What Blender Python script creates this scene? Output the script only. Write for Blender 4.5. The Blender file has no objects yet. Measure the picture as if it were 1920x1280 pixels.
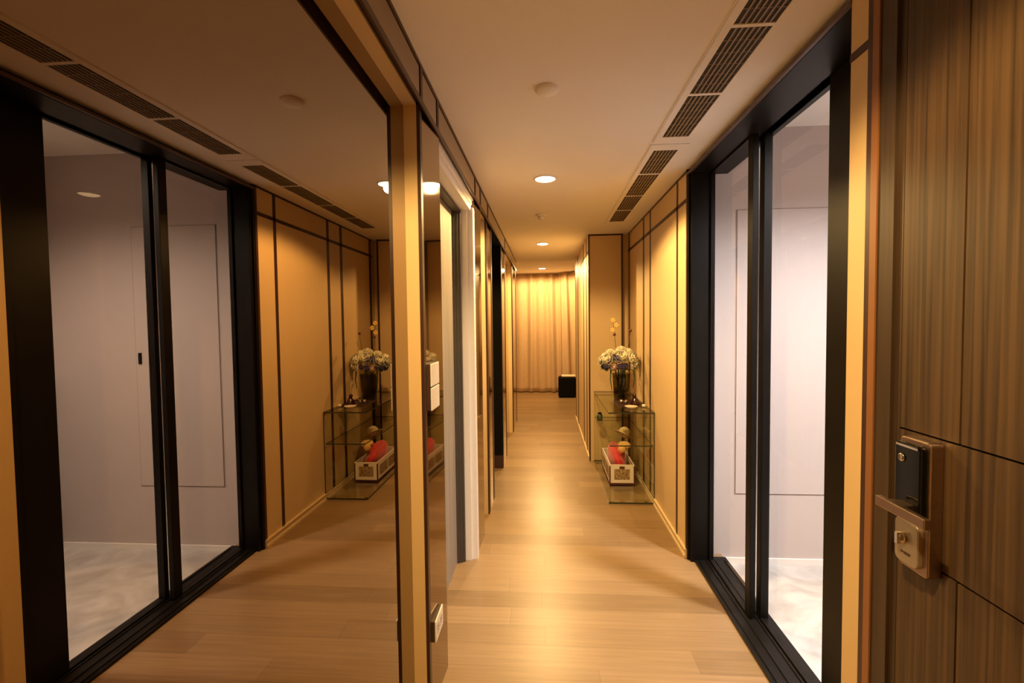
import bpy, bmesh, math, random
from mathutils import Vector, Matrix
random.seed(7)
SC = bpy.context.scene
COL = SC.collection

# ------------------------------------------------------------------ camera, world, exposure
CAMR = (0.997354, -0.071822, 0.0117)
def setup_camera(yaw, pitch, roll, f, z):
    F = Vector((-math.sin(yaw)*math.cos(pitch), math.cos(yaw)*math.cos(pitch), math.sin(pitch)))
    R0 = Vector((math.cos(yaw), math.sin(yaw), 0)); U0 = R0.cross(F)
    R = R0*math.cos(roll) + U0*math.sin(roll); U = -R0*math.sin(roll) + U0*math.cos(roll)
    cd = bpy.data.cameras.new('camera'); cd.sensor_width = 36; cd.lens = f/1920*36
    cd.clip_start = 0.02; cd.clip_end = 60
    co = bpy.data.objects.new('camera', cd); COL.objects.link(co)
    m = Matrix((R, U, -F)).transposed().to_4x4(); m.translation = (0, 0, z)
    co.matrix_world = m
    SC.camera = co
setup_camera(0.0718, -0.0394, -0.0118, 886.6, 1.47)

w = bpy.data.worlds.new('world'); SC.world = w; w.use_nodes = True
w.node_tree.nodes['Background'].inputs[0].default_value = (1, .8, .6, 1)
w.node_tree.nodes['Background'].inputs[1].default_value = 0.0
SC.view_settings.view_transform = 'Standard'
SC.view_settings.look = 'None'
SC.view_settings.gamma = 1
SC.view_settings.exposure = 0.0
SC.cycles.use_denoising = True
SC.cycles.max_bounces = 14
SC.cycles.diffuse_bounces = 6
SC.cycles.glossy_bounces = 8
SC.cycles.transparent_max_bounces = 24
SC.cycles.sample_clamp_indirect = 6
WARM = (1.0, 0.63, 0.235)          # colour of the corridor downlights
P_DOWN = 165                       # watts per corridor downlight
P_LIVING = 200
P_SIDE = 620                      # white light of the side room
WHITE = (1.0, 0.93, 0.88)

# ------------------------------------------------------------------ helpers
class MB:
    """collects shapes (world coordinates) that become ONE mesh"""
    def __init__(s): s.v = []; s.f = []; s.m = []; s.sm = []
    def add(s, vs, fs, mi=0, smooth=False):
        o = len(s.v); s.v += [tuple(p) for p in vs]
        for f in fs: s.f.append([o+i for i in f]); s.m.append(mi); s.sm.append(smooth)
        return s
    def box(s, x0, x1, y0, y1, z0, z1, mi=0):
        vs = [(x, y, z) for z in (z0, z1) for y in (y0, y1) for x in (x0, x1)]
        return s.add(vs, [(0,2,3,1), (4,5,7,6), (0,1,5,4), (2,6,7,3), (0,4,6,2), (1,3,7,5)], mi)
    def prism(s, poly, axis, a, b, mi=0, smooth=False):
        """poly: 2D outline, extruded along axis from a to b"""
        n = len(poly)
        def p3(p, t):
            return {'x': (t, p[0], p[1]), 'y': (p[0], t, p[1]), 'z': (p[0], p[1], t)}[axis]
        vs = [p3(p, a) for p in poly] + [p3(p, b) for p in poly]
        s.add(vs, [list(range(n))[::-1], [n+i for i in range(n)]], mi)
        o = len(s.v) - 2*n
        for i in range(n):
            j = (i+1) % n
            s.f.append([o+i, o+j, o+n+j, o+n+i]); s.m.append(mi); s.sm.append(smooth)
        return s
    def lathe(s, prof, c, seg=24, mi=0, axis='z', caps=True):
        """prof: list of (r, h)"""
        vs = []
        for r, h in prof:
            for k in range(seg):
                a = 2*math.pi*k/seg
                u, v = r*math.cos(a), r*math.sin(a)
                vs.append({'z': (c[0]+u, c[1]+v, c[2]+h), 'x': (c[0]+h, c[1]+u, c[2]+v), 'y': (c[0]+u, c[1]+h, c[2]+v)}[axis])
        fs = []
        for i in range(len(prof)-1):
            for k in range(seg):
                k2 = (k+1) % seg
                fs.append((i*seg+k, i*seg+k2, (i+1)*seg+k2, (i+1)*seg+k))
        s.add(vs, fs, mi, True)
        if caps:
            o = len(s.v) - len(vs)
            for i, rev in ((0, True), (len(prof)-1, False)):
                if prof[i][0] > 1e-5:
                    ring = [o+i*seg+k for k in range(seg)]
                    s.f.append(ring[::-1] if rev else ring); s.m.append(mi); s.sm.append(False)
        return s
    def ball(s, c, r, seg=14, rings=9, mi=0, sq=(1, 1, 1), jit=0.0):
        prof = []
        vs = []
        for i in range(rings+1):
            t = math.pi*i/rings
            for k in range(seg):
                a = 2*math.pi*k/seg
                q = 1 + (random.uniform(-jit, jit) if jit and 0 < i < rings else 0)
                vs.append((c[0]+r*sq[0]*q*math.sin(t)*math.cos(a), c[1]+r*sq[1]*q*math.sin(t)*math.sin(a), c[2]-r*sq[2]*q*math.cos(t)))
        fs = [(i*seg+k, i*seg+(k+1) % seg, (i+1)*seg+(k+1) % seg, (i+1)*seg+k) for i in range(rings) for k in range(seg)]
        return s.add(vs, fs, mi, True)
    def tube(s, pts, r, seg=8, mi=0, r1=None):
        pts = [Vector(p) for p in pts]; n = len(pts); vs = []
        for i, p in enumerate(pts):
            d = (pts[min(i+1, n-1)] - pts[max(i-1, 0)]).normalized()
            a = d.cross(Vector((0.31, 0.77, 0.55))).normalized(); b = d.cross(a)
            rr = r if r1 is None else r + (r1-r)*i/(n-1)
            for k in range(seg):
                t = 2*math.pi*k/seg
                vs.append(p + a*rr*math.cos(t) + b*rr*math.sin(t))
        fs = [(i*seg+k, i*seg+(k+1) % seg, (i+1)*seg+(k+1) % seg, (i+1)*seg+k) for i in range(n-1) for k in range(seg)]
        fs += [list(range(seg))[::-1], [(n-1)*seg+k for k in range(seg)]]
        return s.add(vs, fs, mi, True)

def world_loc(o):
    v = Vector((0, 0, 0))
    while o is not None: v += Vector(o.location); o = o.parent
    return v

def obj(name, mb, mats, parent=None, bevel=0, solid=0):
    me = bpy.data.meshes.new(name)
    off = world_loc(parent)
    me.from_pydata([tuple(Vector(p)-off) for p in mb.v], [], mb.f)
    for m in (mats if isinstance(mats, (list, tuple)) else [mats]): me.materials.append(m)
    for p, mi, sm in zip(me.polygons, mb.m, mb.sm): p.material_index = mi; p.use_smooth = sm
    bm = bmesh.new(); bm.from_mesh(me); bmesh.ops.recalc_face_normals(bm, faces=bm.faces); bm.to_mesh(me); bm.free()
    me.update()
    o = bpy.data.objects.new(name, me); COL.objects.link(o)
    if parent is not None: o.parent = parent
    if bevel:
        b = o.modifiers.new('bevel', 'BEVEL'); b.width = bevel; b.segments = 2; b.limit_method = 'ANGLE'; b.angle_limit = math.radians(40)
    return o

def tag(o, label, cat=None, group=None, kind=None):
    o['label'] = label
    if cat: o['category'] = cat
    if group: o['group'] = group
    if kind: o['kind'] = kind
    return o

def thing(name, label, cat, loc, group=None, kind=None):
    o = bpy.data.objects.new(name, None); COL.objects.link(o)
    o.location = loc; o.empty_display_size = .05
    return tag(o, label, cat, group, kind)

def struct(name, mb, mats, label, cat, bevel=0):
    return tag(obj(name, mb, mats, None, bevel), label, cat, None, 'structure')

# ------------------------------------------------------------------ materials
def new_mat(name):
    m = bpy.data.materials.new(name); m.use_nodes = True
    return m, m.node_tree.nodes, m.node_tree.links, m.node_tree.nodes['Principled BSDF']

def pmat(name, col, rough=.5, metal=0, noise=0.06, scale=8, stretch=(1, 1, 1), bump=0, spec=.5, sheen=0):
    """plain material with a procedural variation of tone"""
    m, N, L, B = new_mat(name)
    tc = N.new('ShaderNodeTexCoord'); mp = N.new('ShaderNodeMapping'); mp.inputs['Scale'].default_value = stretch
    L.new(tc.outputs['Object'], mp.inputs['Vector'])
    nz = N.new('ShaderNodeTexNoise'); nz.inputs['Scale'].default_value = scale; nz.inputs['Detail'].default_value = 4
    L.new(mp.outputs['Vector'], nz.inputs['Vector'])
    r = N.new('ShaderNodeValToRGB')
    r.color_ramp.elements[0].position = .3; r.color_ramp.elements[1].position = .7
    r.color_ramp.elements[0].color = tuple(c*(1-noise) for c in col) + (1,)
    r.color_ramp.elements[1].color = tuple(min(1, c*(1+noise)) for c in col) + (1,)
    L.new(nz.outputs['Fac'], r.inputs['Fac']); L.new(r.outputs['Color'], B.inputs['Base Color'])
    B.inputs['Roughness'].default_value = rough; B.inputs['Metallic'].default_value = metal
    B.inputs['Specular IOR Level'].default_value = spec
    if sheen: B.inputs['Sheen Weight'].default_value = sheen
    if bump:
        bp = N.new('ShaderNodeBump'); bp.inputs['Strength'].default_value = bump; bp.inputs['Distance'].default_value = .004
        L.new(nz.outputs['Fac'], bp.inputs['Height']); L.new(bp.outputs['Normal'], B.inputs['Normal'])
    return m

def math_node(N, L, op, a, b=None):
    n = N.new('ShaderNodeMath'); n.operation = op
    for i, x in enumerate((a, b)):
        if x is None: continue
        if isinstance(x, (int, float)): n.inputs[i].default_value = x
        else: L.new(x, n.inputs[i])
    return n.outputs[0]

def floor_mat():
    m, N, L, B = new_mat('oak_planks')
    tc = N.new('ShaderNodeTexCoord'); sp = N.new('ShaderNodeSeparateXYZ'); L.new(tc.outputs['Object'], sp.inputs[0])
    X, Y = sp.outputs['X'], sp.outputs['Y']
    W, LEN = .14, 1.25
    v = math_node(N, L, 'DIVIDE', math_node(N, L, 'ADD', Y, -1.962+14*W), W)
    row = math_node(N, L, 'FLOOR', v); fy = math_node(N, L, 'FRACT', v)
    wn = N.new('ShaderNodeTexWhiteNoise'); wn.noise_dimensions = '1D'; L.new(row, wn.inputs['W'])
    u = math_node(N, L, 'ADD', math_node(N, L, 'DIVIDE', X, LEN), math_node(N, L, 'MULTIPLY', wn.outputs['Value'], 7.3))
    col = math_node(N, L, 'FLOOR', u); fx = math_node(N, L, 'FRACT', u)
    cb = N.new('ShaderNodeCombineXYZ'); L.new(row, cb.inputs[0]); L.new(col, cb.inputs[1])
    w2 = N.new('ShaderNodeTexWhiteNoise'); w2.noise_dimensions = '3D'; L.new(cb.outputs[0], w2.inputs['Vector'])
    r = N.new('ShaderNodeValToRGB')
    r.color_ramp.elements[0].color = (.215, .136, .064, 1); r.color_ramp.elements[1].color = (.305, .200, .102, 1)
    L.new(w2.outputs['Value'], r.inputs['Fac'])
    mp = N.new('ShaderNodeMapping'); mp.inputs['Scale'].default_value = (1.2, 26, 1); L.new(tc.outputs['Object'], mp.inputs['Vector'])
    nz = N.new('ShaderNodeTexNoise'); nz.inputs['Scale'].default_value = 2.2; nz.inputs['Detail'].default_value = 5
    L.new(mp.outputs['Vector'], nz.inputs['Vector'])
    g = N.new('ShaderNodeMapRange'); g.inputs['From Min'].default_value = .3; g.inputs['From Max'].default_value = .7
    g.inputs['To Min'].default_value = .88; g.inputs['To Max'].default_value = 1.1; L.new(nz.outputs['Fac'], g.inputs['Value'])
    # joints between the planks
    dy = math_node(N, L, 'MINIMUM', fy, math_node(N, L, 'SUBTRACT', 1.0, fy))
    dx = math_node(N, L, 'MINIMUM', fx, math_node(N, L, 'SUBTRACT', 1.0, fx))
    jy = math_node(N, L, 'LESS_THAN', dy, .010); jx = math_node(N, L, 'LESS_THAN', dx, .0014)
    j = math_node(N, L, 'MAXIMUM', jy, jx)
    fac = math_node(N, L, 'MULTIPLY', g.outputs['Result'], math_node(N, L, 'SUBTRACT', 1.0, math_node(N, L, 'MULTIPLY', j, .22)))
    mx = N.new('ShaderNodeVectorMath'); mx.operation = 'SCALE'; L.new(r.outputs['Color'], mx.inputs[0]); L.new(fac, mx.inputs['Scale'])
    L.new(mx.outputs[0], B.inputs['Base Color'])
    B.inputs['Roughness'].default_value = .34
    return m

def wood_mat(name, dark, light, stretch, rough=.45):
    m, N, L, B = new_mat(name)
    tc = N.new('ShaderNodeTexCoord'); mp = N.new('ShaderNodeMapping'); mp.inputs['Scale'].default_value = stretch
    L.new(tc.outputs['Object'], mp.inputs['Vector'])
    nz = N.new('ShaderNodeTexNoise'); nz.inputs['Scale'].default_value = 6; nz.inputs['Detail'].default_value = 6; nz.inputs['Distortion'].default_value = .4
    L.new(mp.outputs['Vector'], nz.inputs['Vector'])
    r = N.new('ShaderNodeValToRGB'); e = r.color_ramp.elements
    e[0].position = .33; e[0].color = dark + (1,); e[1].position = .62; e[1].color = light + (1,)
    L.new(nz.outputs['Fac'], r.inputs['Fac']); L.new(r.outputs['Color'], B.inputs['Base Color'])
    B.inputs['Roughness'].default_value = rough
    return m

def mirror_mat(name, tint, rough=.0):
    m, N, L, B = new_mat(name)
    B.inputs['Base Color'].default_value = tint + (1,); B.inputs['Metallic'].default_value = 1; B.inputs['Roughness'].default_value = rough
    return m

def glass_mat(name, tint, refl=.5, rough=0.0):
    """thin clear glass: lets light through, reflects by Fresnel"""
    m, N, L, B = new_mat(name); N.remove(B)
    t = N.new('ShaderNodeBsdfTransparent'); t.inputs[0].default_value = tint + (1,)
    g = N.new('ShaderNodeBsdfGlossy'); g.inputs['Roughness'].default_value = rough
    fr = N.new('ShaderNodeFresnel'); fr.inputs[0].default_value = 1.45
    geo = N.new('ShaderNodeNewGeometry')          # only the face the ray enters by reflects
    front = math_node(N, L, 'SUBTRACT', 1.0, geo.outputs['Backfacing'])
    mu = math_node(N, L, 'MULTIPLY', math_node(N, L, 'MULTIPLY', fr.outputs[0], refl), front)
    mx = N.new('ShaderNodeMixShader'); L.new(mu, mx.inputs[0]); L.new(t.outputs[0], mx.inputs[1]); L.new(g.outputs[0], mx.inputs[2])
    L.new(mx.outputs[0], N['Material Output'].inputs[0])
    return m

def emit_mat(name, col, s):
    m, N, L, B = new_mat(name)
    B.inputs['Base Color'].default_value = (.9, .9, .9, 1)
    B.inputs['Emission Color'].default_value = col + (1,); B.inputs['Emission Strength'].default_value = s
    return m

def marble_mat():
    m, N, L, B = new_mat('pale_marble')
    tc = N.new('ShaderNodeTexCoord'); nz = N.new('ShaderNodeTexNoise'); nz.inputs['Scale'].default_value = 3.2; nz.inputs['Detail'].default_value = 7; nz.inputs['Distortion'].default_value = 1.6
    L.new(tc.outputs['Object'], nz.inputs['Vector'])
    r = N.new('ShaderNodeValToRGB'); e = r.color_ramp.elements
    e[0].position = .35; e[0].color = (.40, .38, .36, 1); e[1].position = .6; e[1].color = (.55, .535, .515, 1)
    L.new(nz.outputs['Fac'], r.inputs['Fac']); L.new(r.outputs['Color'], B.inputs['Base Color']); B.inputs['Roughness'].default_value = .22
    return m

M = dict(
    panel=pmat('beige_wall_panel', (.68, .50, .265), .45, noise=.03, scale=3, stretch=(1, 1, .3)),
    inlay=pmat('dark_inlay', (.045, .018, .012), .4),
    ceil=pmat('ceiling_paint', (.87, .84, .80), .8, noise=.015, scale=2),
    skirt=pmat('beige_skirting', (.72, .56, .34), .4, noise=.03),
    floor=floor_mat(),
    marble=marble_mat(),
    pink=pmat('pink_white_paint', (.52, .458, .445), .55, noise=.012, scale=2),
    black=pmat('black_aluminium', (.006, .005, .0045), .42, noise=.2, spec=.2),
    bronze_edge=pmat('bronze_edge', (.10, .06, .045), .4),
    gap=pmat('dark_gap', (.004, .003, .002), .7, spec=.12),
    mirror=mirror_mat('smoked_mirror', (.31, .24, .175)),
    bronze=mirror_mat('bronze_gloss_panel', (.30, .215, .15), .04),
    glass=glass_mat('window_glass', (.95, .95, .95), .8),
    door=wood_mat('walnut_veneer', (.026, .0145, .0075), (.080, .046, .021), (1, 15, .22)),
    casing=wood_mat('dark_walnut_casing', (.030, .017, .009), (.055, .032, .016), (1, 9, .25)),
    casing_edge=pmat('walnut_edge', (.24, .10, .035), .45),
    greydoor=wood_mat('grey_wood_veneer', (.20, .175, .145), (.30, .265, .225), (1, 10, .2), .5),
    greyjamb=pmat('dark_grey_jamb', (.065, .055, .045), .5, noise=.1),
    white=pmat('white_gloss_paint', (.80, .77, .74), .35, noise=.01),
    plastic=pmat('white_plastic', (.78, .74, .68), .35, noise=.01),
    plastic_dark=pmat('brown_back_box', (.05, .025, .015), .5),
    blackglass=pmat('black_gloss', (.003, .003, .003), .10, noise=.1, spec=.22),
    steel=pmat('brushed_bronze_steel', (.42, .31, .24), .33, metal=1, noise=.06, scale=40, stretch=(1, 1, 8)),
    satin=pmat('satin_nickel', (.50, .44, .35), .38, metal=.85, noise=.04, scale=30),
    chrome=pmat('chrome', (.7, .66, .6), .12, metal=1, noise=.02),
    curtain=pmat('beige_curtain', (.56, .385, .225), .75, noise=.05, scale=60, stretch=(1, 1, .2), sheen=.3),
    lampglow=emit_mat('lamp_glow', (1, .82, .52), 40),
    whiteglow=emit_mat('white_lamp_glow', (1, .96, .92), 14),
    ringm=pmat('lamp_trim_white', (.82, .78, .72), .4, noise=.01),
    slot=pmat('vent_shadow', (.03, .02, .014), .7),
    slat=pmat('vent_slat', (.30, .235, .165), .5, noise=.02),
    cglass=glass_mat('console_glass', (.945, .955, .92), .9),
    cedge=pmat('glass_edge_green', (.035, .04, .022), .15, noise=.1),
    vase=glass_mat('smoky_vase_glass', (.62, .58, .45), 1.0),
    stem=pmat('green_stems', (.06, .085, .03), .6, noise=.3),
    leaf=pmat('green_leaf', (.045, .075, .025), .5, noise=.3),
    bloom=pmat('cream_petals', (.80, .76, .55), .7, noise=.08, scale=60),
    peach=pmat('peach_petals', (.74, .52, .36), .7, noise=.08, scale=60),
    violet=pmat('violet_petals', (.13, .10, .24), .7, noise=.2, scale=60),
    yellow=pmat('yellow_petals', (.75, .52, .16), .7, noise=.1, scale=60),
    maroon=pmat('maroon_buds', (.10, .012, .012), .5, noise=.2, scale=60),
    darkfig=pmat('dark_red_glaze', (.035, .008, .008), .12, noise=.2),
    cream=pmat('cream_ceramic', (.74, .66, .50), .35, noise=.05),
    crystal=pmat('silver_ball', (.85, .80, .72), .06, metal=1, noise=.02),
    cratewhite=pmat('white_crate_paint', (.74, .68, .60), .5, noise=.04),
    crateedge=pmat('maroon_crate_edge', (.085, .022, .016), .5, noise=.1),
    picture=wood_mat('sepia_picture', (.13, .07, .03), (.42, .30, .16), (9, 9, 9), .5),
    red=pmat('red_cloth', (.50, .012, .018), .75, noise=.2, scale=30, bump=.4, sheen=.4),
    plush=pmat('tan_plush', (.72, .42, .14), .9, noise=.12, scale=60, bump=.5, sheen=.4),
    hat=pmat('cream_felt', (.68, .55, .34), .9, noise=.08, scale=50, bump=.3),
    blackbox=pmat('black_fabric', (.004, .0035, .0035), .8, noise=.3, scale=60, spec=.12),
    palelid=pmat('pale_lid', (.80, .70, .55), .5, noise=.03),
    greycab=pmat('grey_laminate', (.10, .095, .10), .4, noise=.05),
)

H = 2.378          # corridor ceiling
XR = .858          # right wall face
XL = -.445         # left wall face
XM = -.502         # big mirror
YE = 7.05          # corridor ends, living room begins
HL = 2.50          # living room ceiling

# ------------------------------------------------------------------ shell
struct('floor', MB().box(-3, 1.088, -1.9, 10.8, -.08, 0).box(1.088, 3, 5, 10.8, -.08, 0), M['floor'], 'pale oak plank floor running down the corridor', 'floor')
struct('floor', MB().box(1.085, 2.50, -.6, 3.12, -.058, -.050), M['marble'], 'pale marble floor behind the sliding glass panels', 'floor')
struct('ceiling', MB().box(-.70, XR+.02, -1.9, YE, H, H+.06), M['ceil'], 'plain white ceiling over the corridor', 'ceiling')
struct('ceiling', MB().box(-3, 3, YE-.25, 10.8, HL, HL+.06), M['ceil'], 'ceiling of the far room in front of the curtain', 'ceiling')
struct('ceiling', MB().box(XR+.0, 2.50, -.6, 3.12, 2.63, 2.69), M['ceil'], 'ceiling of the bright side room behind the glass', 'ceiling')
struct('wall_near', MB().box(-.8, 1.2, -1.98, -1.9, 0, 2.64), M['panel'], 'beige wall behind the viewer', 'wall')
struct('wall_far', MB().box(-3, 3, 10.8, 10.88, 0, 2.56), M['panel'], 'wall behind the long curtain', 'wall')
struct('wall_left_far', MB().box(-3.08, -3, YE, 10.88, 0, 2.56).box(-3, -.62, YE-.08, YE, 0, 2.56), M['panel'], 'far room wall left of the corridor mouth', 'wall')
struct('wall_right_far', MB().box(3, 3.08, YE, 10.88, 0, 2.56).box(.9, 3, YE-.08, YE, 0, 2.56), M['panel'], 'far room wall right of the corridor mouth', 'wall')

# right wall: beige panels with dark inlay strips -------------------------------------------------
wr = MB().box(XR, XR+.06, 2.945, 5.06, 0, 2.64).box(XR, .985, 1.342, 1.417, 0, 2.64).box(.975, 1.10, 1.400, 1.605, 0, 2.64)
wr.box(XR, XR+.06, -1.9, .20, 0, 2.64).box(XR+.005, XR+.06, .2, 1.342, 2.30, 2.64).box(XR+.02, XR+.06, 1.417, 2.945, 2.376, 2.64)
WR = struct('wall_right', wr, M['panel'], 'beige panelled right wall with dark inlay strips', 'wall')
def strip(par, x0, x1, y0, y1, z0, z1): return obj('inlay_or_shade_strip', MB().box(x0, x1, y0, y1, z0, z1), M['inlay'], par)
e = .003
for y0, y1 in ((2.925+.02, 2.968), (3.150, 3.182), (3.945, 3.985), (4.205, 4.250), (4.915, 4.965)):
    strip(WR, XR-e, XR+.01, y0, y1, .055, H)
strip(WR, XR-e, XR+.01, 2.968, 5.0, 2.188, 2.212)
strip(WR, XR-e, XR+.01, 1.342, 1.417, 2.184, 2.206)
strip(WR, XR-e, XR+.01, 2.945, 5.0, H-.014, H)  # no inlay: dark strip stands in for the contact shadow under the ceiling
struct('baseboard_right', MB().box(XR-.016, XR, 2.945, 5.0, 0, .018).box(XR-.010, XR, 2.945, 5.0, .018, .044).box(XR-.014, XR, 2.945, 5.0, .044, .056),
       M['skirt'], 'low beige skirting along the right wall', 'baseboard')

# boxed-out pier at the end of the right wall
XB = .45
WB = struct('wall_pier', MB().box(XB, .80, 5.0, 7.2, 0, 2.56).box(.80, .92, 5.06, 7.2, 0, 2.56), M['panel'], 'boxed-out beige pier beyond the glass console', 'wall')
strip(WB, XB-e, .80+e, 5.0-e, 5.01, H-.016, H)
strip(WB, XB-e, XB+.012, 5.0-e, 5.012, 0, H-.016)
strip(WB, .785, .80+e, 5.0-e, 5.02, 0, H-.016)
for y0, y1 in ((5.24, 5.30), (5.62, 5.70), (6.60, 6.72), (7.12, 7.2)): strip(WB, XB-e, XB+.01, y0, y1, .05, H)
strip(WB, XB-e, XB+.01, 5.012, 7.2, 2.19, 2.215)
struct('baseboard_pier', MB().box(XB-.014, XB, 5.0, 7.2, 0, .05), M['skirt'], 'low beige skirting at the foot of the pier', 'baseboard')

# left wall: bronze gloss panels, lit recesses ----------------------------------------------------
wl = MB().box(-.74, -.64, -1.9, YE, 0, H)
WL = struct('wall_left', wl, M['inlay'], 'left wall carrying the bronze panels and the mirror', 'wall')
def bpanel(y0, y1, z0, z1, tilt=0.0):
    # a glossy bronze sheet; tilt pushes its far edge out a little
    d = math.tan(tilt)*(y1-y0)
    poly = [(-.49, y0), (XL, y0), (XL+d, y1), (-.49, y1)]
    return obj('bronze_panel', MB().prism(poly, 'z', z0, z1), M['bronze'], WL)
ZT = 2.262
bpanel(1.716, 1.948, 0, ZT-.012, .058)
bpanel(2.962, 3.205, 0, ZT-.012, .037)
bpanel(3.63, 3.86, 0, ZT-.012)
bpanel(4.80, 5.16, 0, ZT-.012)
bpanel(6.34, 7.0, 0, ZT-.012)
XU = -.430         # the band above the panels stands a little forward of them
def band(y0, y1, name, m, d=0.0):
    obj(name, MB().prism([(-.49, ZT+.002), (XL, ZT+.002), (XU+d, 2.241), (XU+d, H), (-.49, H)], 'y', y0, y1), m, WL)
obj('band_underside', MB().prism([(-.49, ZT), (XL+.001, ZT), (XU, 2.235), (XU, 2.243), (XL, ZT+.006), (-.49, ZT+.006)], 'y', -1.9, YE), M['inlay'], WL)
yb = [-1.9, 1.655, 1.680, 1.910, 1.936, 2.93, 2.957, 3.165, 3.192, 3.57, 3.595, 5.05, 5.075, YE]
for i in range(0, len(yb), 2): band(yb[i], yb[i+1], 'bronze_panel', M['bronze'])
for i in range(1, len(yb)-1, 2): band(yb[i], yb[i+1], 'inlay_or_shade_strip', M['inlay'], e)
strip(WL, XU-.002, XU+.004, -1.9, YE, 2.234, 2.256)
strip(WL, XU-.002, XU+.004, -1.9, YE, H-.011, H)
for y0, y1 in ((1.689, 1.716), (1.948, 1.993), (2.932, 2.962), (3.205, 3.25), (3.567, 3.63), (3.86, 3.92), (4.76, 4.80), (5.16, 5.2), (6.287, 6.34), (7.0, YE)):
    strip(WL, XL-.0095, XL+e, y0, y1, 0, ZT-.012)
obj('inlay_or_shade_strip', MB().box(-.64, -.49, -1.9, YE, ZT-.001, ZT+.01), M['inlay'], WL); strip(WL, -.64, -.49, 1.705, 1.96, 0, H); strip(WL, -.64, -.49, 3.06, 3.2, 0, H); strip(WL, -.64, -.49, 3.6, 3.9, 0, H)

# big smoked mirror in its beige reveal
def recess(y0, y1, label, cat, far_only=True, zt=ZT-.012, glass='mirror'):
    t = thing('wall_mirror', label, cat, (XM, (y0+y1)/2, 0))
    obj('mirror_glass', MB().box(XM-.006, XM, y0, y1, 0, zt), M[glass], t)
    obj('side_reveal', MB().box(XM, XL-.0095, y1, y1+.012, 0, zt), M['panel'], t)
    obj('top_reveal', MB().box(XM, XL-.0095, y0, y1, zt, zt+.010), M['panel'], t)
    return t
recess(-1.85, 1.69, 'large smoked wall mirror filling the left foreground', 'mirror')
recess(3.26, 3.568, 'narrow recessed mirror with a lit beige edge beyond the grey door', 'mirror')
recess(5.21, 6.288, 'farthest recessed mirror with a lit beige edge near the curtain', 'mirror')

# dark doorway recess on the left
dd = thing('door_3', 'black recessed doorway on the left wall past the grey door', 'door', (-.53, 4.3, 0), None, 'structure')
obj('door_leaf', MB().box(-.56, -.536, 3.92, 4.75, .12, 2.25), M['gap'], dd)
obj('door_jamb', MB().box(-.56, XL+.002, 4.72, 4.76, .13, 2.235).box(-.56, XL+.002, 3.92, 4.76, 2.235, 2.25), M['gap'], dd)
obj('plinth', MB().box(-.56, XL+.004, 4.715, 4.76, 0, .13), M['inlay'], dd)

# grey door with white casing, left wall
gd = thing('door_2', 'closed grey wood door with pale stepped casing on the left wall', 'door', (-.555, 2.4, 0), None, 'structure')
obj('door_leaf', MB().box(-.60, -.556, 2.0, 2.815, .004, 2.14), M['greydoor'], gd)
jm = MB()
for k, (x0, x1, y) in enumerate(((-.60, -.538, 2.815), (-.538, -.522, 2.822), (-.522, -.508, 2.832))): jm.box(x0, x1, y, 2.87, 0, 2.155)
jm.box(-.60, -.508, 1.995, 2.87, 2.14, 2.155)
obj('door_jamb', jm, M['greyjamb'], gd)
cs = MB().box(-.52, -.470, 2.855, 2.930, 0, 2.17).box(-.470, -.436, 2.868, 2.930, 0, 2.17)
cs.box(-.52, -.450, 1.995, 2.93, 2.155, 2.175).box(-.52, -.456, 1.995, 2.93, 2.175, 2.20).box(-.52, -.450, 1.995, 2.93, 2.20, 2.225).box(-.52, -.442, 1.995, 2.93, 2.225, 2.249)
obj('door_casing', cs, M['white'], gd)

# ------------------------------------------------------------------ sliding glass panels (right)
wn = thing('window_1', 'black framed sliding glass panels in the right wall', 'window', (.97, 2.15, 0), None, 'structure')
fr = MB()
fr.box(.985, 1.09, 1.605, 1.632, 0, 2.372)                                # near jamb
fr.box(.87, 1.003, 2.900, 2.945, 0, 2.372).box(XR, .872, 2.925, 2.945, 0, 2.372)   # far jamb
fr.box(.868, 1.09, 1.417, 2.945, 2.344, 2.372)                            # head
fr.box(.893, 1.09, 1.417, 2.945, 0, .014)                                 # track
for x in (.915, .960, 1.014, 1.07): fr.box(x-.004, x+.004, 1.60, 2.900, .014, .020)
obj('window_frame', fr, M['black'], wn)
obj('frame_lip', MB().box(XR-.004, .868, 1.417, 2.945, 2.346, 2.358), M['bronze_edge'], wn)
def sash(x0, x1, y0, y1, gy0, gy1, gz0, gz1):
    b = MB().box(x0, x1, y0, gy0, .022, 2.342).box(x0, x1, gy1, y1, .022, 2.342).box(x0, x1, gy0, gy1, gz1, 2.342).box(x0, x1, gy0, gy1, .022, gz0)
    s = obj('sliding_panel', b, M['black'], wn, .003)
    xc = (x0+x1)/2
    obj('glass_pane', MB().box(xc-.004, xc+.004, gy0-.005, gy1+.005, gz0-.005, gz1+.005), M['glass'], s)
    return s
sash(.975, 1.000, 2.322, 2.898, 2.377, 2.886, .026, 2.334)
sash(1.025, 1.063, 1.632, 2.400, 1.812, 2.318, .026, 2.342)
obj('edge_profile', MB().box(1.003, 1.008, 2.325, 2.334, .022, 2.342), M['chrome'], wn)

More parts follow.
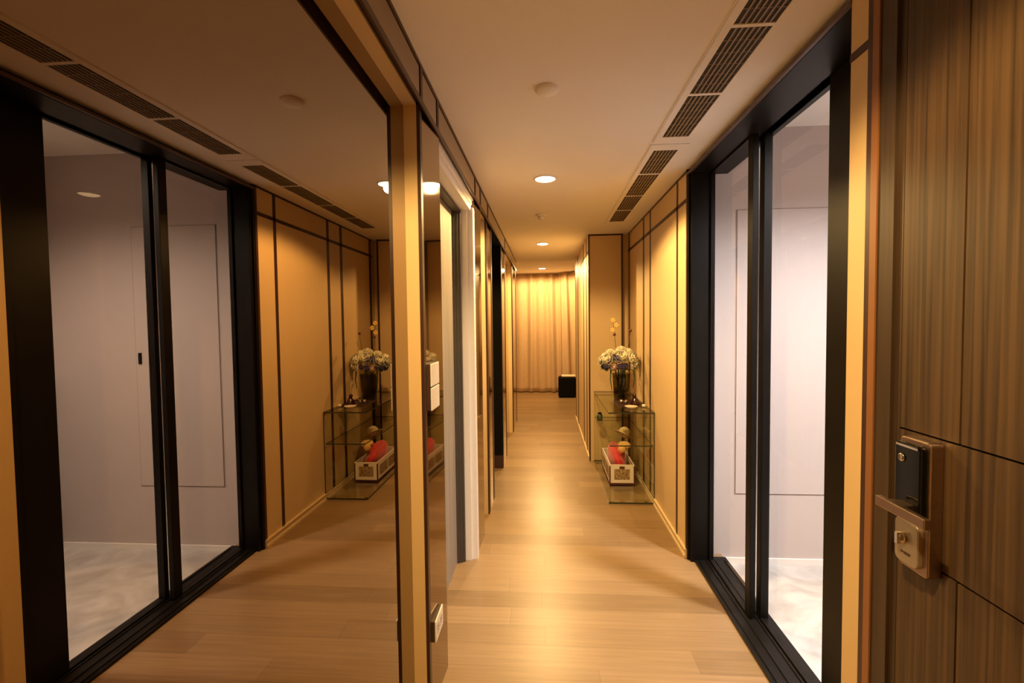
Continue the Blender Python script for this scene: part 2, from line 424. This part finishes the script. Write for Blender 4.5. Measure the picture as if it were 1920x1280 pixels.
# ------------------------------------------------------------------ side room behind the glass
WS = struct('wall_side_room_end', MB().box(1.0, 2.50, 3.01, 3.09, -.05, 2.69).box(.92, 1.003, 2.945, 3.09, -.05, 2.69), M['pink'], 'pale pink wall seen through the sliding glass', 'wall')
struct('wall_side_room_right', MB().box(2.40, 2.48, -.6, 3.01, -.05, 2.69), M['pink'], 'pale pink far side wall of the bright room', 'wall')
struct('wall_side_room_near', MB().box(.92, 2.48, -.66, -.6, -.05, 2.69), M['pink'], 'near end wall of the bright side room', 'wall')
struct('wall_side_room_left', MB().box(.93, .97, -.6, 1.41, -.05, 2.69), M['pink'], 'room side of the wall beside the entrance door', 'wall')
struct('baseboard_side_room', MB().box(1.0, 2.40, 2.998, 3.01, -.05, -.018), M['white'], 'thin white skirting of the side room', 'baseboard')
sd = thing('door_4', 'flush pink jib door outlined in the side room wall', 'door', (1.46, 3.0, 0), None, 'structure')
obj('door_leaf', MB().box(1.172, 1.762, 3.004, 3.011, .390, 2.139), M['pink'], sd)
ol = MB()
for b in ((1.165, 1.171, .383, 2.146), (1.763, 1.769, .383, 2.146)): ol.box(b[0], b[1], 3.0085, 3.011, b[2], b[3])
ol.box(1.171, 1.763, 3.0085, 3.011, 2.140, 2.146).box(1.171, 1.763, 3.0085, 3.011, .383, .389)
obj('shadow_joint', ol, pmat('grey_joint', (.33, .27, .25), .7), sd)
obj('finger_pull', MB().box(1.722, 1.744, 2.998, 3.005, 1.222, 1.297), M['black'], sd)
cb = thing('side_cabinet', 'dark grey waist-high cabinet in the corner of the bright room', 'cabinet', (2.385, 2.7, -.05))
obj('cabinet_body', MB().box(2.375, 2.399, 2.45, 2.98, -.05, 1.085), M['greycab'], cb, .003)
obj('cabinet_top', MB().box(2.365, 2.399, 2.44, 2.985, 1.085, 1.10), M['greycab'], cb)
sl = thing('side_room_lamp', 'round white ceiling lamp of the bright side room', 'lamp', (1.70, 1.80, 2.63))
obj('lamp_rim', MB().lathe([(.11, 0), (.11, -.02), (.095, -.024), (.093, -.016)], (1.70, 1.80, 2.63), 32), M['ringm'], sl)
obj('lamp_lens', MB().lathe([(.094, -.016), (.06, -.022), (0.0001, -.024)], (1.70, 1.80, 2.63), 32), M['whiteglow'], sl)
def spot(name, parent, loc, power, col, size, blend, rad):
    ld = bpy.data.lights.new(name, 'SPOT'); ld.energy = power; ld.color = col
    ld.spot_size = math.radians(size); ld.spot_blend = blend; ld.shadow_soft_size = rad
    o = bpy.data.objects.new(name, ld); COL.objects.link(o); o.parent = parent
    o.location = Vector(loc) - world_loc(parent)
    return o
spot('lamp_light', sl, (1.70, 1.80, 2.595), P_SIDE, WHITE, 150, .9, .09)

# ------------------------------------------------------------------ entrance door (right foreground)
ed = thing('door_1', 'dark walnut entrance door with electronic lock at right', 'door', (.86, .72, 0), None, 'structure')
XD = .862
lf = MB().box(XD+.006, XD+.05, .25, 1.212, .005, 2.30)
obj('door_core', lf, M['gap'], ed)
g = .0025
yv1, yv2 = 1.044, 1.043
for nm, (y0, y1, z0, z1) in dict(a=(.25, yv1-g, 1.203+g, 2.30), b=(yv1+g, 1.212, 1.203+g, 2.30), c=(.25, 1.212, .912+g, 1.203-g),
                                 d=(.25, yv2-g, .005, .912-g), e=(yv2+g, 1.212, .005, .912-g)).items():
    obj('door_panel', MB().box(XD, XD+.010, y0, y1, z0, z1), M['door'], ed)
fm = MB().box(XR-.004, .92, 1.236, 1.292, 0, 2.36).box(XR+.004, .92, 1.214, 1.236, 0, 2.36).box(XR-.004, .92, .2, 1.292, 2.305, 2.36)
obj('door_frame', fm, M['casing'], ed)
obj('frame_edge', MB().box(XR-.008, .92, 1.292, 1.316, 0, H), M['casing_edge'], ed)
obj('frame_strip', MB().box(XR-.003, .92, 1.316, 1.342, 0, H), M['inlay'], ed)
# electronic lock
def rrect(y0, y1, z0, z1, r, n=5):
    pts = []
    for cy, cz, a0 in ((y1-r, z1-r, 0), (y0+r, z1-r, 90), (y0+r, z0+r, 180), (y1-r, z0+r, 270)):
        for k in range(n+1):
            a = math.radians(a0+90*k/n); pts.append((cy+r*math.cos(a), cz+r*math.sin(a)))
    return pts
lk = obj('door_lock', MB().prism(rrect(1.080, 1.168, .893, 1.196, .010), 'x', .832, XD), M['steel'], ed, .003)
tag(lk, 'electronic lock with black glass cover and bronze lever')
obj('keypad_cover', MB().prism(rrect(1.088, 1.166, 1.012, 1.186, .012), 'x', .818, .834), M['blackglass'], lk, .004)
obj('camera_eye', MB().lathe([(.0095, 0), (.0095, -.003), (.006, -.004), (.0001, -.0042)], (.818, 1.142, 1.150), 20, axis='x'), M['chrome'], lk)
obj('cover_highlight', MB().box(.8165, .819, 1.095, 1.160, 1.176, 1.181), M['chrome'], lk)
obj('lower_plate', MB().prism(rrect(1.096, 1.166, .905, 1.006, .014), 'x', .822, .834), M['satin'], lk, .002)
obj('key_cylinder', MB().lathe([(.013, 0), (.013, -.006), (.010, -.009), (.0001, -.009)], (.822, 1.140, .962), 24, axis='x').box(.806, .815, 1.136, 1.144, .949, .975), M['chrome'], lk)
mk = MB().lathe([(.0035, 0), (.0035, -.001)], (.822, 1.142, .930), 12, axis='x')
for k in range(4): mk.box(.821, .8222, 1.118-.0001+k*.005, 1.1215+k*.005, .9265, .9325)
obj('maker_mark', mk, M['plastic_dark'], lk)
lv = MB().box(.776, .790, 1.020, 1.166, 1.030, 1.053)
lv.prism([(.79, 1.100), (.834, 1.108), (.834, 1.140), (.79, 1.150)], 'z', 1.034, 1.050)
tag(obj('lever_handle', lv, M['steel'], lk, .002), 'bronze bar lever')

# ------------------------------------------------------------------ ceiling fittings
def downlight(x, y, z, label, power=P_DOWN, size=155):
    t = thing('downlight', label, 'ceiling light', (x, y, z), 'round downlights along the ceiling')
    obj('trim_ring', MB().lathe([(.062, 0), (.074, 0), (.074, -.004), (.064, -.008), (.060, -.003), (.060, 0)], (x, y, z), 32, caps=False), M['ringm'], t)
    obj('lamp_lens', MB().lathe([(.061, -.001), (.060, -.006), (.045, -.012), (.0001, -.015)], (x, y, z), 32, caps=False), M['lampglow'], t)
    spot('lamp_light', t, (x, y, z-.03), power, WARM, size, .24, .03)
    return t
downlight(0, .55, H, 'downlight in the ceiling above the viewer')
downlight(.004, 3.03, H, 'nearest bright round downlight in the ceiling')
downlight(-.03, 5.50, H, 'second bright downlight, between the pier and the black doorway')
downlight(-.06, 9.05, HL, 'farthest downlight, in front of the curtain top', P_LIVING, 177)

sdx = thing('smoke_detector', 'flat round ceiling disc nearest the viewer', 'smoke detector', (.012, 1.88, H))
obj('detector_body', MB().lathe([(.045, 0), (.045, -.010), (.040, -.016), (.0001, -.018)], (.012, 1.88, H), 32), M['ceil'], sdx)
s2 = thing('smoke_detector', 'small domed detector between the first two downlights', 'smoke detector', (-.028, 4.04, H))
obj('detector_base', MB().lathe([(.050, 0), (.050, -.010), (.046, -.014), (.0001, -.014)], (-.028, 4.04, H), 28), M['ceil'], s2)
obj('detector_head', MB().lathe([(.030, -.014), (.028, -.034), (.015, -.042), (.0001, -.043)], (-.028, 4.04, H), 28), M['ringm'], s2)

def vent(y0, y1, segs, label):
    x0, x1 = .546, .742; xs0, xs1 = .580, .706
    t = thing('air_vent', label, 'air vent', ((x0+x1)/2, (y0+y1)/2, H), 'slotted air vents in the ceiling')
    z1 = H; z0 = H-.005
    f = MB().box(x0+.006, xs0, y0, y1, z0, z1).box(xs1, x1, y0, y1, z0, z1)
    cuts = [y0] + [v for s in segs for v in s] + [y1]
    for i in range(0, len(cuts), 2): f.box(xs0, xs1, cuts[i], cuts[i+1], z0, z1)
    f.box(x0, x0+.003, y0-.004, y1+.004, z0-.001, z1)
    obj('vent_frame', f, M['ceil'], t)
    for a, b in segs:
        p = obj('vent_grille', MB().box(xs0, xs1, a, b, H-.0012, H-.0002), M['slot'], t)
        s = MB(); n = 7
        for k in range(1, n): s.box(xs0+(xs1-xs0)*k/n-.0028, xs0+(xs1-xs0)*k/n+.0028, a, b, H-.0048, H-.0012)
        m = int((b-a)/.07)
        for k in range(1, m): s.box(xs0, xs1, a+(b-a)*k/m-.0012, a+(b-a)*k/m+.0012, H-.0030, H-.0012)
        obj('vent_slats', s, M['slat'], p)
    return t
vent(.62, 2.475, [(.66, 1.090), (1.106, 1.530), (1.546, 1.972), (1.988, 2.415)], 'long slotted air vent nearest the viewer, above the glass panels')
vent(2.515, 4.45, [(2.595, 2.995), (3.011, 3.500), (3.516, 3.940), (3.956, 4.375)], 'long slotted air vent farther on, above the beige panels')

# ------------------------------------------------------------------ wall plates on the first bronze panel
sw = thing('switch_panel', 'white double wall switch beside the grey door', 'switch', (XL+.006, 1.785, 1.232))
obj('back_box', MB().box(-.446, -.430, 1.724, 1.846, 1.146, 1.320), M['plastic_dark'], sw, .002)
for z0 in (1.145, 1.235): obj('switch_plate', MB().box(-.430, -.424, 1.722, 1.846, z0, z0+.086), M['plastic'], sw, .003)
ot = thing('wall_outlet', 'white wall outlet low on the bronze panel', 'outlet', (XL+.006, 1.778, .302))
obj('back_box', MB().box(-.446, -.430, 1.720, 1.838, .262, .342), M['plastic_dark'], ot, .002)
pl = obj('face_plate', MB().box(-.430, -.424, 1.718, 1.838, .261, .343), M['plastic'], ot, .003)
for yc in (1.754, 1.802): obj('socket', MB().box(-.4245, -.4235, yc-.012, yc-.006, .295, .316).box(-.4245, -.4235, yc+.006, yc+.012, .295, .316).box(-.4243, -.4235, yc-.017, yc+.017, .286, .288), M['plastic_dark'], pl)

# ------------------------------------------------------------------ glass console and what stands on it
gc = thing('glass_console', 'low clear glass console table against the right wall', 'console table', (.665, 4.38, 0))
def gplate(name, x0, x1, y0, y1, z0, z1, par):
    b = MB(); b.box(x0, x1, y0, y1, z0, z1)
    # broad faces clear, narrow edges green
    dims = (x1-x0, y1-y0, z1-z0); thin = dims.index(min(dims))
    faces_axis = [2, 2, 1, 1, 0, 0]
    b.m = [0 if a == thin else 1 for a in faces_axis]
    return obj(name, b, [M['cglass'], M['cedge']], par)
X0, X1, Y0, Y1 = .492, .848, 3.79, 4.96
gplate('bottom_shelf', X0, X1-.002, Y0, Y1, .008, .022, gc)
gplate('top_shelf', X0, X1-.002, Y0, Y1, .735, .747, gc)
gplate('middle_shelf', X0+.012, X1-.006, Y0+.01, Y1-.006, .470, .480, gc)
gplate('back_panel', X1-.002, X1+.006, Y0, Y1, .058, .747, gc)
gplate('end_panel', X0, X1-.002, Y1-.010, Y1, .022, .735, gc)
for x in (X0+.03, X1-.05):
    for y in (Y0+.05, Y1-.05): obj('foot', MB().lathe([(.014, 0), (.014, .008)], (x, y, 0), 14), M['chrome'], gc)


ZS = .747
VX, VY = .690, 4.40
vz = thing('glass_vase', 'smoky cylindrical glass vase on the console top', 'vase', (VX, VY, ZS))
obj('vase_wall', MB().lathe([(.070, 0), (.074, .10), (.084, .25), (.081, .25), (.071, .10), (.066, .012), (.0001, .012)], (VX, VY, ZS), 28, caps=True), M['vase'], vz)

fa = thing('flower_arrangement', 'round bouquet of cream and violet flowers in the smoky vase', 'flowers', (VX, VY, ZS+.02))
st = MB()
for k in range(16):
    a = random.uniform(0, 6.28); r0 = random.uniform(.005, .045); r1 = random.uniform(.02, .07)
    st.tube([(VX+r0*math.cos(a+2), VY+r0*math.sin(a+2), ZS+.02), (VX+.04*math.cos(a), VY+.04*math.sin(a), ZS+.15), (VX+r1*math.cos(a), VY+r1*math.sin(a), ZS+.29)], .0045, 6)
obj('stems', st, M['stem'], fa)
BC = Vector((VX-.02, VY, ZS+.355))
def rose(c, r, d, mat, name='bloom'):
    """a ruffled bloom: a core and three rings of cupped petals facing d"""
    d = Vector(d).normalized(); a = d.cross(Vector((.3, .2, .9))).normalized(); b = d.cross(a)
    mb = MB().ball(c, r*.55, 10, 7, jit=.08)
    for ring, (n, rad, up) in enumerate(((5, .42, .45), (7, .70, .22), (9, .92, -.10))):
        for k in range(n):
            t = 2*math.pi*k/n + ring*.5
            o = a*math.cos(t) + b*math.sin(t); sd_ = d.cross(o)
            p0 = Vector(c) + o*rad*r*.45 + d*r*(up-.25)
            p1 = Vector(c) + o*rad*r + d*r*(up+.15*random.random())
            p2 = Vector(c) + o*rad*r*1.05 + d*r*(up+.35)
            w_ = r*.42
            vs = [p0-sd_*w_*.5, p0+sd_*w_*.5, p1-sd_*w_+o*0, p1+sd_*w_, p2-sd_*w_*.6, p2+sd_*w_*.6]
            th = -d*r*.05
            vs2 = [v+th for v in vs]
            mb.add(vs+vs2, [(0, 1, 3, 2), (2, 3, 5, 4), (7, 6, 8, 9), (9, 8, 10, 11), (0, 2, 8, 6), (2, 4, 10, 8), (1, 7, 9, 3), (3, 9, 11, 5), (4, 5, 11, 10), (0, 6, 7, 1)], 0, True)
    return obj(name, mb, mat, fa)
def at(az, el, rr): return BC + Vector((math.sin(az)*math.cos(el)*rr[0], -math.cos(az)*math.cos(el)*rr[1], math.sin(el)*rr[2]))
RR = (.150, .135, .105)
blooms = [(0, .55, .070, 'bloom'), (-.85, .28, .066, 'bloom'), (.80, .30, .066, 'bloom'), (-.45, -.30, .048, 'peach'), (.95, -.15, .058, 'bloom'), (-1.5, .1, .055, 'bloom'),
          (.2, 1.2, .060, 'bloom'), (2.2, .3, .062, 'bloom'), (-2.3, .3, .062, 'bloom'), (3.1, .5, .060, 'bloom'), (1.6, .2, .056, 'peach'), (-1.1, .85, .050, 'bloom'), (1.2, .95, .050, 'bloom')]
for az, el, r, mt in blooms:
    p = at(az, el, RR); rose(p, r*.9, p-BC+Vector((0, 0, .02)), M[mt])
for k in range(24):
    az = random.uniform(-1.7, 1.7) if k < 18 else random.uniform(0, 6.28); el = random.uniform(-.5, .5)
    p = at(az, el, (.158, .142, .11)); rose(p, .026, p-BC, M['violet'], 'small_flower')
lm = MB()
for k in range(70):
    az = random.uniform(0, 6.28); el = random.uniform(-.65, .8); p = at(az, el, (.158, .142, .112))
    d = (p-BC).normalized(); s_ = d.cross(Vector((0, 0, 1))).normalized(); q = p + d*.045 + Vector((0, 0, random.uniform(-.03, .01)))
    mid = (p+q)/2 + d*.006
    lm.add([p, mid+s_*.016, q, mid-s_*.016, mid+Vector((0, 0, .004))], [(0, 1, 4), (1, 2, 4), (2, 3, 4), (3, 0, 4)], 0, True)
for (dx, z0, z1) in ((-.10, .30, .10), (.10, .28, .12)):
    lm.tube([(VX+dx, VY-.05, ZS+z0), (VX+dx*1.08, VY-.06, ZS+(z0+z1)/2), (VX+dx*.95, VY-.06, ZS+z1)], .008, 6, r1=.003)
obj('leaves', lm, M['leaf'], fa)
sp = MB(); bu = MB(); bm_ = MB()
sp.tube([(VX-.04, VY, ZS+.36), (VX-.055, VY, ZS+.55), (VX-.075, VY, ZS+.73)], .0025, 6)
sp.tube([(VX+.03, VY, ZS+.36), (VX+.065, VY, ZS+.50), (VX+.085, VY, ZS+.64)], .0020, 6)
for p in ((-.075, .735), (-.045, .69), (-.078, .645)):
    for k in range(5):
        t = k*1.257; bu.ball((VX+p[0]+.013*math.cos(t), VY-.004, ZS+p[1]+.013*math.sin(t)), .011, 8, 6, sq=(1, .5, 1))
for p in ((-.062, .605), (.083, .638)): obj('dark_bud', MB().ball((VX+p[0], VY, ZS+p[1]), .014, 10, 7), M['maroon'], fa)
obj('tall_sprigs', sp, M['stem'], fa); obj('yellow_flowers', bu, M['yellow'], fa)

fg = thing('figurine', 'small dark red glazed figurine at the wall side of the console', 'figurine', (.762, 4.13, ZS))
obj('figure_body', MB().lathe([(.0001, 0), (.040, .001), (.042, .012), (.032, .035), (.020, .055), (.013, .066)], (.762, 4.13, ZS), 20), M['darkfig'], fg)
obj('figure_head', MB().ball((.757, 4.13, ZS+.078), .018, 14, 10), M['darkfig'], fg)
for i, (x, y, lab) in enumerate(((.655, 4.20, 'silvery ball left of its twin in front of the vase'), (.690, 4.18, 'silvery ball right of its twin in front of the vase'))):
    t = tag(obj('silver_ball', MB().ball((x, y, ZS+.018), .018, 16, 10), M['crystal']), lab, 'ornament', 'silver balls on the console top')
ds = thing('shallow_dish', 'cream oval dish in front of the figurine', 'dish', (.705, 3.99, ZS))
obj('dish_bowl', MB().lathe([(.0001, .002), (.030, 0), (.052, .014), (.054, .017), (.050, .016), (.028, .005), (.0001, .006)], (.705, 3.99, ZS), 28), M['cream'], ds)
tag(obj('pebble', MB().ball((.818, 4.03, ZS+.013), .016, 12, 8, sq=(1.2, 1, .8)), M['cream']), 'small cream pebble by the wall on the console top', 'ornament')
tag(obj('trinket_tray', MB().box(.610, .825, 4.045, 4.33, ZS+.0005, ZS+.004).box(.610, .614, 4.045, 4.33, ZS+.004, ZS+.012).box(.821, .825, 4.045, 4.33, ZS+.004, ZS+.012).box(.614, .821, 4.045, 4.049, ZS+.004, ZS+.012).box(.614, .821, 4.326, 4.33, ZS+.004, ZS+.012), M['inlay']), 'thin dark tray under the figurine and balls', 'tray')
for o in bpy.data.objects:
    if o.name.startswith(('figurine', 'silver_ball')) and o.parent is None: o.location.z += .004

jr = thing('dark_jar', 'small dark green jar on the middle glass shelf far end', 'jar', (.535, 4.80, .4803))
obj('jar_body', MB().lathe([(.0001, 0), (.026, 0), (.030, .02), (.028, .05), (.018, .060)], (.535, 4.80, .4803), 20), M['leaf'], jr)
obj('jar_lid', MB().lathe([(.019, .060), (.019, .074), (.0001, .076)], (.535, 4.80, .4803), 20), M['gap'], jr)

# picture crate with its contents on the bottom shelf
bx0, bx1, by0, by1, bz0, bz1 = .556, .772, 4.21, 4.78, .0225, .200
cr = thing('picture_crate', 'white open crate with picture sides on the bottom glass shelf', 'crate', ((bx0+bx1)/2, 4.5, bz0))
b = MB().box(bx0, bx1, by0, by1, bz0, bz0+.012)
b.box(bx0, bx0+.008, by0, by1, bz0+.012, bz1).box(bx1-.008, bx1, by0, by1, bz0+.012, bz1).box(bx0+.008, bx1-.008, by0, by0+.008, bz0+.012, bz1).box(bx0+.008, bx1-.008, by1-.008, by1, bz0+.012, bz1)
obj('crate_body', b, M['cratewhite'], cr)
ed_ = MB().box(bx0-.003, bx1+.003, by0-.003, by1+.003, bz0-.0003, bz0+.014)
for x in (bx0-.003, bx1-.007):
    for y in (by0-.003, by1-.007): ed_.box(x, x+.010, y, y+.010, bz0+.014, bz1-.012)
obj('edge_trim', ed_, M['crateedge'], cr)
pc = MB().box(bx0+.040, bx1-.040, by0-.002, by0+.001, bz0+.045, bz1-.040)
pc.box(bx0-.002, bx0+.001, by0+.060, by0+.270, bz0+.045, bz1-.040).box(bx0-.002, bx0+.001, by1-.270, by1-.060, bz0+.045, bz1-.040)
obj('side_picture', pc, M['picture'], cr)
obj('label_plate', MB().box(bx0+.085, bx1-.085, by0-.003, by0+.001, bz1-.036, bz1-.016), M['crateedge'], cr)

def lump(c, sx, sy, sz, seed, amp=.16, seg=26, rings=16):
    rnd = random.Random(seed); ph = [(rnd.uniform(1, 5), rnd.uniform(1, 5), rnd.uniform(0, 6.28)) for _ in range(7)]
    vs = []
    for i in range(rings+1):
        t = math.pi*i/rings
        for k in range(seg):
            a = 2*math.pi*k/seg
            q = 1 + amp*sum(math.sin(round(u)*a + v*t + p) for u, v, p in ph)/3.2*math.sin(t)
            vs.append((c[0]+sx*q*math.sin(t)*math.cos(a), c[1]+sy*q*math.sin(t)*math.sin(a), c[2]-sz*q*math.cos(t)))
    fs = [(i*seg+k, i*seg+(k+1) % seg, (i+1)*seg+(k+1) % seg, (i+1)*seg+k) for i in range(rings) for k in range(seg)]
    return MB().add(vs, fs, 0, True)
tag(obj('red_cloth', lump((.658, 4.49, .178), .080, .232, .138, 3), M['red']), 'crumpled bright red cloth heaped in the picture crate', 'cloth')
pt = thing('plush_toy', 'tan plush toy lying on the red cloth in the crate', 'toy', (.700, 4.33, .30))
obj('toy_body', MB().ball((.708, 4.36, .338), .050, 18, 12, sq=(1.15, 1.5, .62)), M['plush'], pt)
obj('toy_head', MB().ball((.672, 4.275, .322), .034, 16, 11), M['plush'], pt)
for dx, dz in ((-.024, .024), (.022, .028)): obj('toy_ear', MB().ball((.672+dx, 4.278, .322+dz), .012, 10, 7, sq=(1, .6, 1)), M['plush'], pt)
ht = thing('felt_hat', 'cream felt hat leaning at the wall side of the crate', 'hat', (.735, 4.62, .32))
hm = MB().ball((0, 0, .02), .058, 20, 12, sq=(.95, 1.1, .95)); hb = MB().lathe([(.046, .004), (.092, -.006), (.096, -.002), (.050, .012)], (0, 0, 0), 30, caps=False)
rot = Matrix.Translation((.748, 4.64, .372)) @ Matrix.Rotation(math.radians(28), 4, 'Y') @ Matrix.Rotation(math.radians(-14), 4, 'X')
for q in (hm, hb): q.v = [tuple(rot @ Vector(p)) for p in q.v]
obj('hat_crown', hm, M['hat'], ht); obj('hat_brim', hb, M['hat'], ht)

# ------------------------------------------------------------------ far room
def curtain(xa, xb, yfun, waves, amp, label, slant, seed, z0=.015, z1=2.484):
    rnd = random.Random(seed); nu, nz_ = waves*14, 26; vs = []
    phs = [rnd.uniform(-.5, .5) for _ in range(waves+2)]
    for j in range(nz_+1):
        z = z0 + (z1-z0)*j/nz_; t = 1-j/nz_
        for i in range(nu+1):
            u = i/nu; x = xa + (xb-xa)*u
            k = int(u*waves); ph = phs[k]*(1-(u*waves-k)) + phs[k+1]*(u*waves-k)
            a = amp*(.75+.45*t)*(1+.35*math.sin(5*u+seed))
            dy = a*math.sin(2*math.pi*u*waves+ph) + .35*a*math.sin(4*math.pi*u*waves*.73+1+seed)
            dx = slant(u)*t
            vs.append((x+dx+.012*math.sin(9*u*waves/6+2*t), yfun(u)+dy, z))
    W = nu+1
    fs = [(j*W+i, j*W+i+1, (j+1)*W+i+1, (j+1)*W+i) for j in range(nz_) for i in range(nu)]
    t_ = thing('curtain', label, 'curtain', ((xa+xb)/2, yfun(.5), 0), 'curtains across the end of the far room')
    o = obj('curtain_cloth', MB().add(vs, fs, 0, True), M['curtain'], t_)
    so = o.modifiers.new('thickness', 'SOLIDIFY'); so.thickness = .004
    return t_
curtain(-2.4, .60, lambda u: 9.93, 14, .045, 'wide beige curtain hanging at the end of the corridor', lambda u: .02*math.sin(9*u), 2)
curtain(.29, 1.7, lambda u: 9.80-.55*min(1, u*1.1), 9, .075, 'beige curtain drawn in slanting folds at right', lambda u: .20*min(1, u*4), 5)
tag(obj('curtain_track', MB().box(-2.5, 1.8, 9.90, 9.95, 2.488, 2.4995), M['ceil']), 'ceiling track above the far curtain', 'curtain track')
bb = thing('black_ottoman', 'black cube with pale lid standing by the curtain', 'ottoman', (.40, 9.32, 0))
obj('cube_body', MB().box(.235, .575, 9.20, 9.44, .004, .405), M['blackbox'], bb, .03)
obj('cube_lid', MB().box(.30, .570, 9.22, 9.42, .405, .432), M['palelid'], bb, .008)
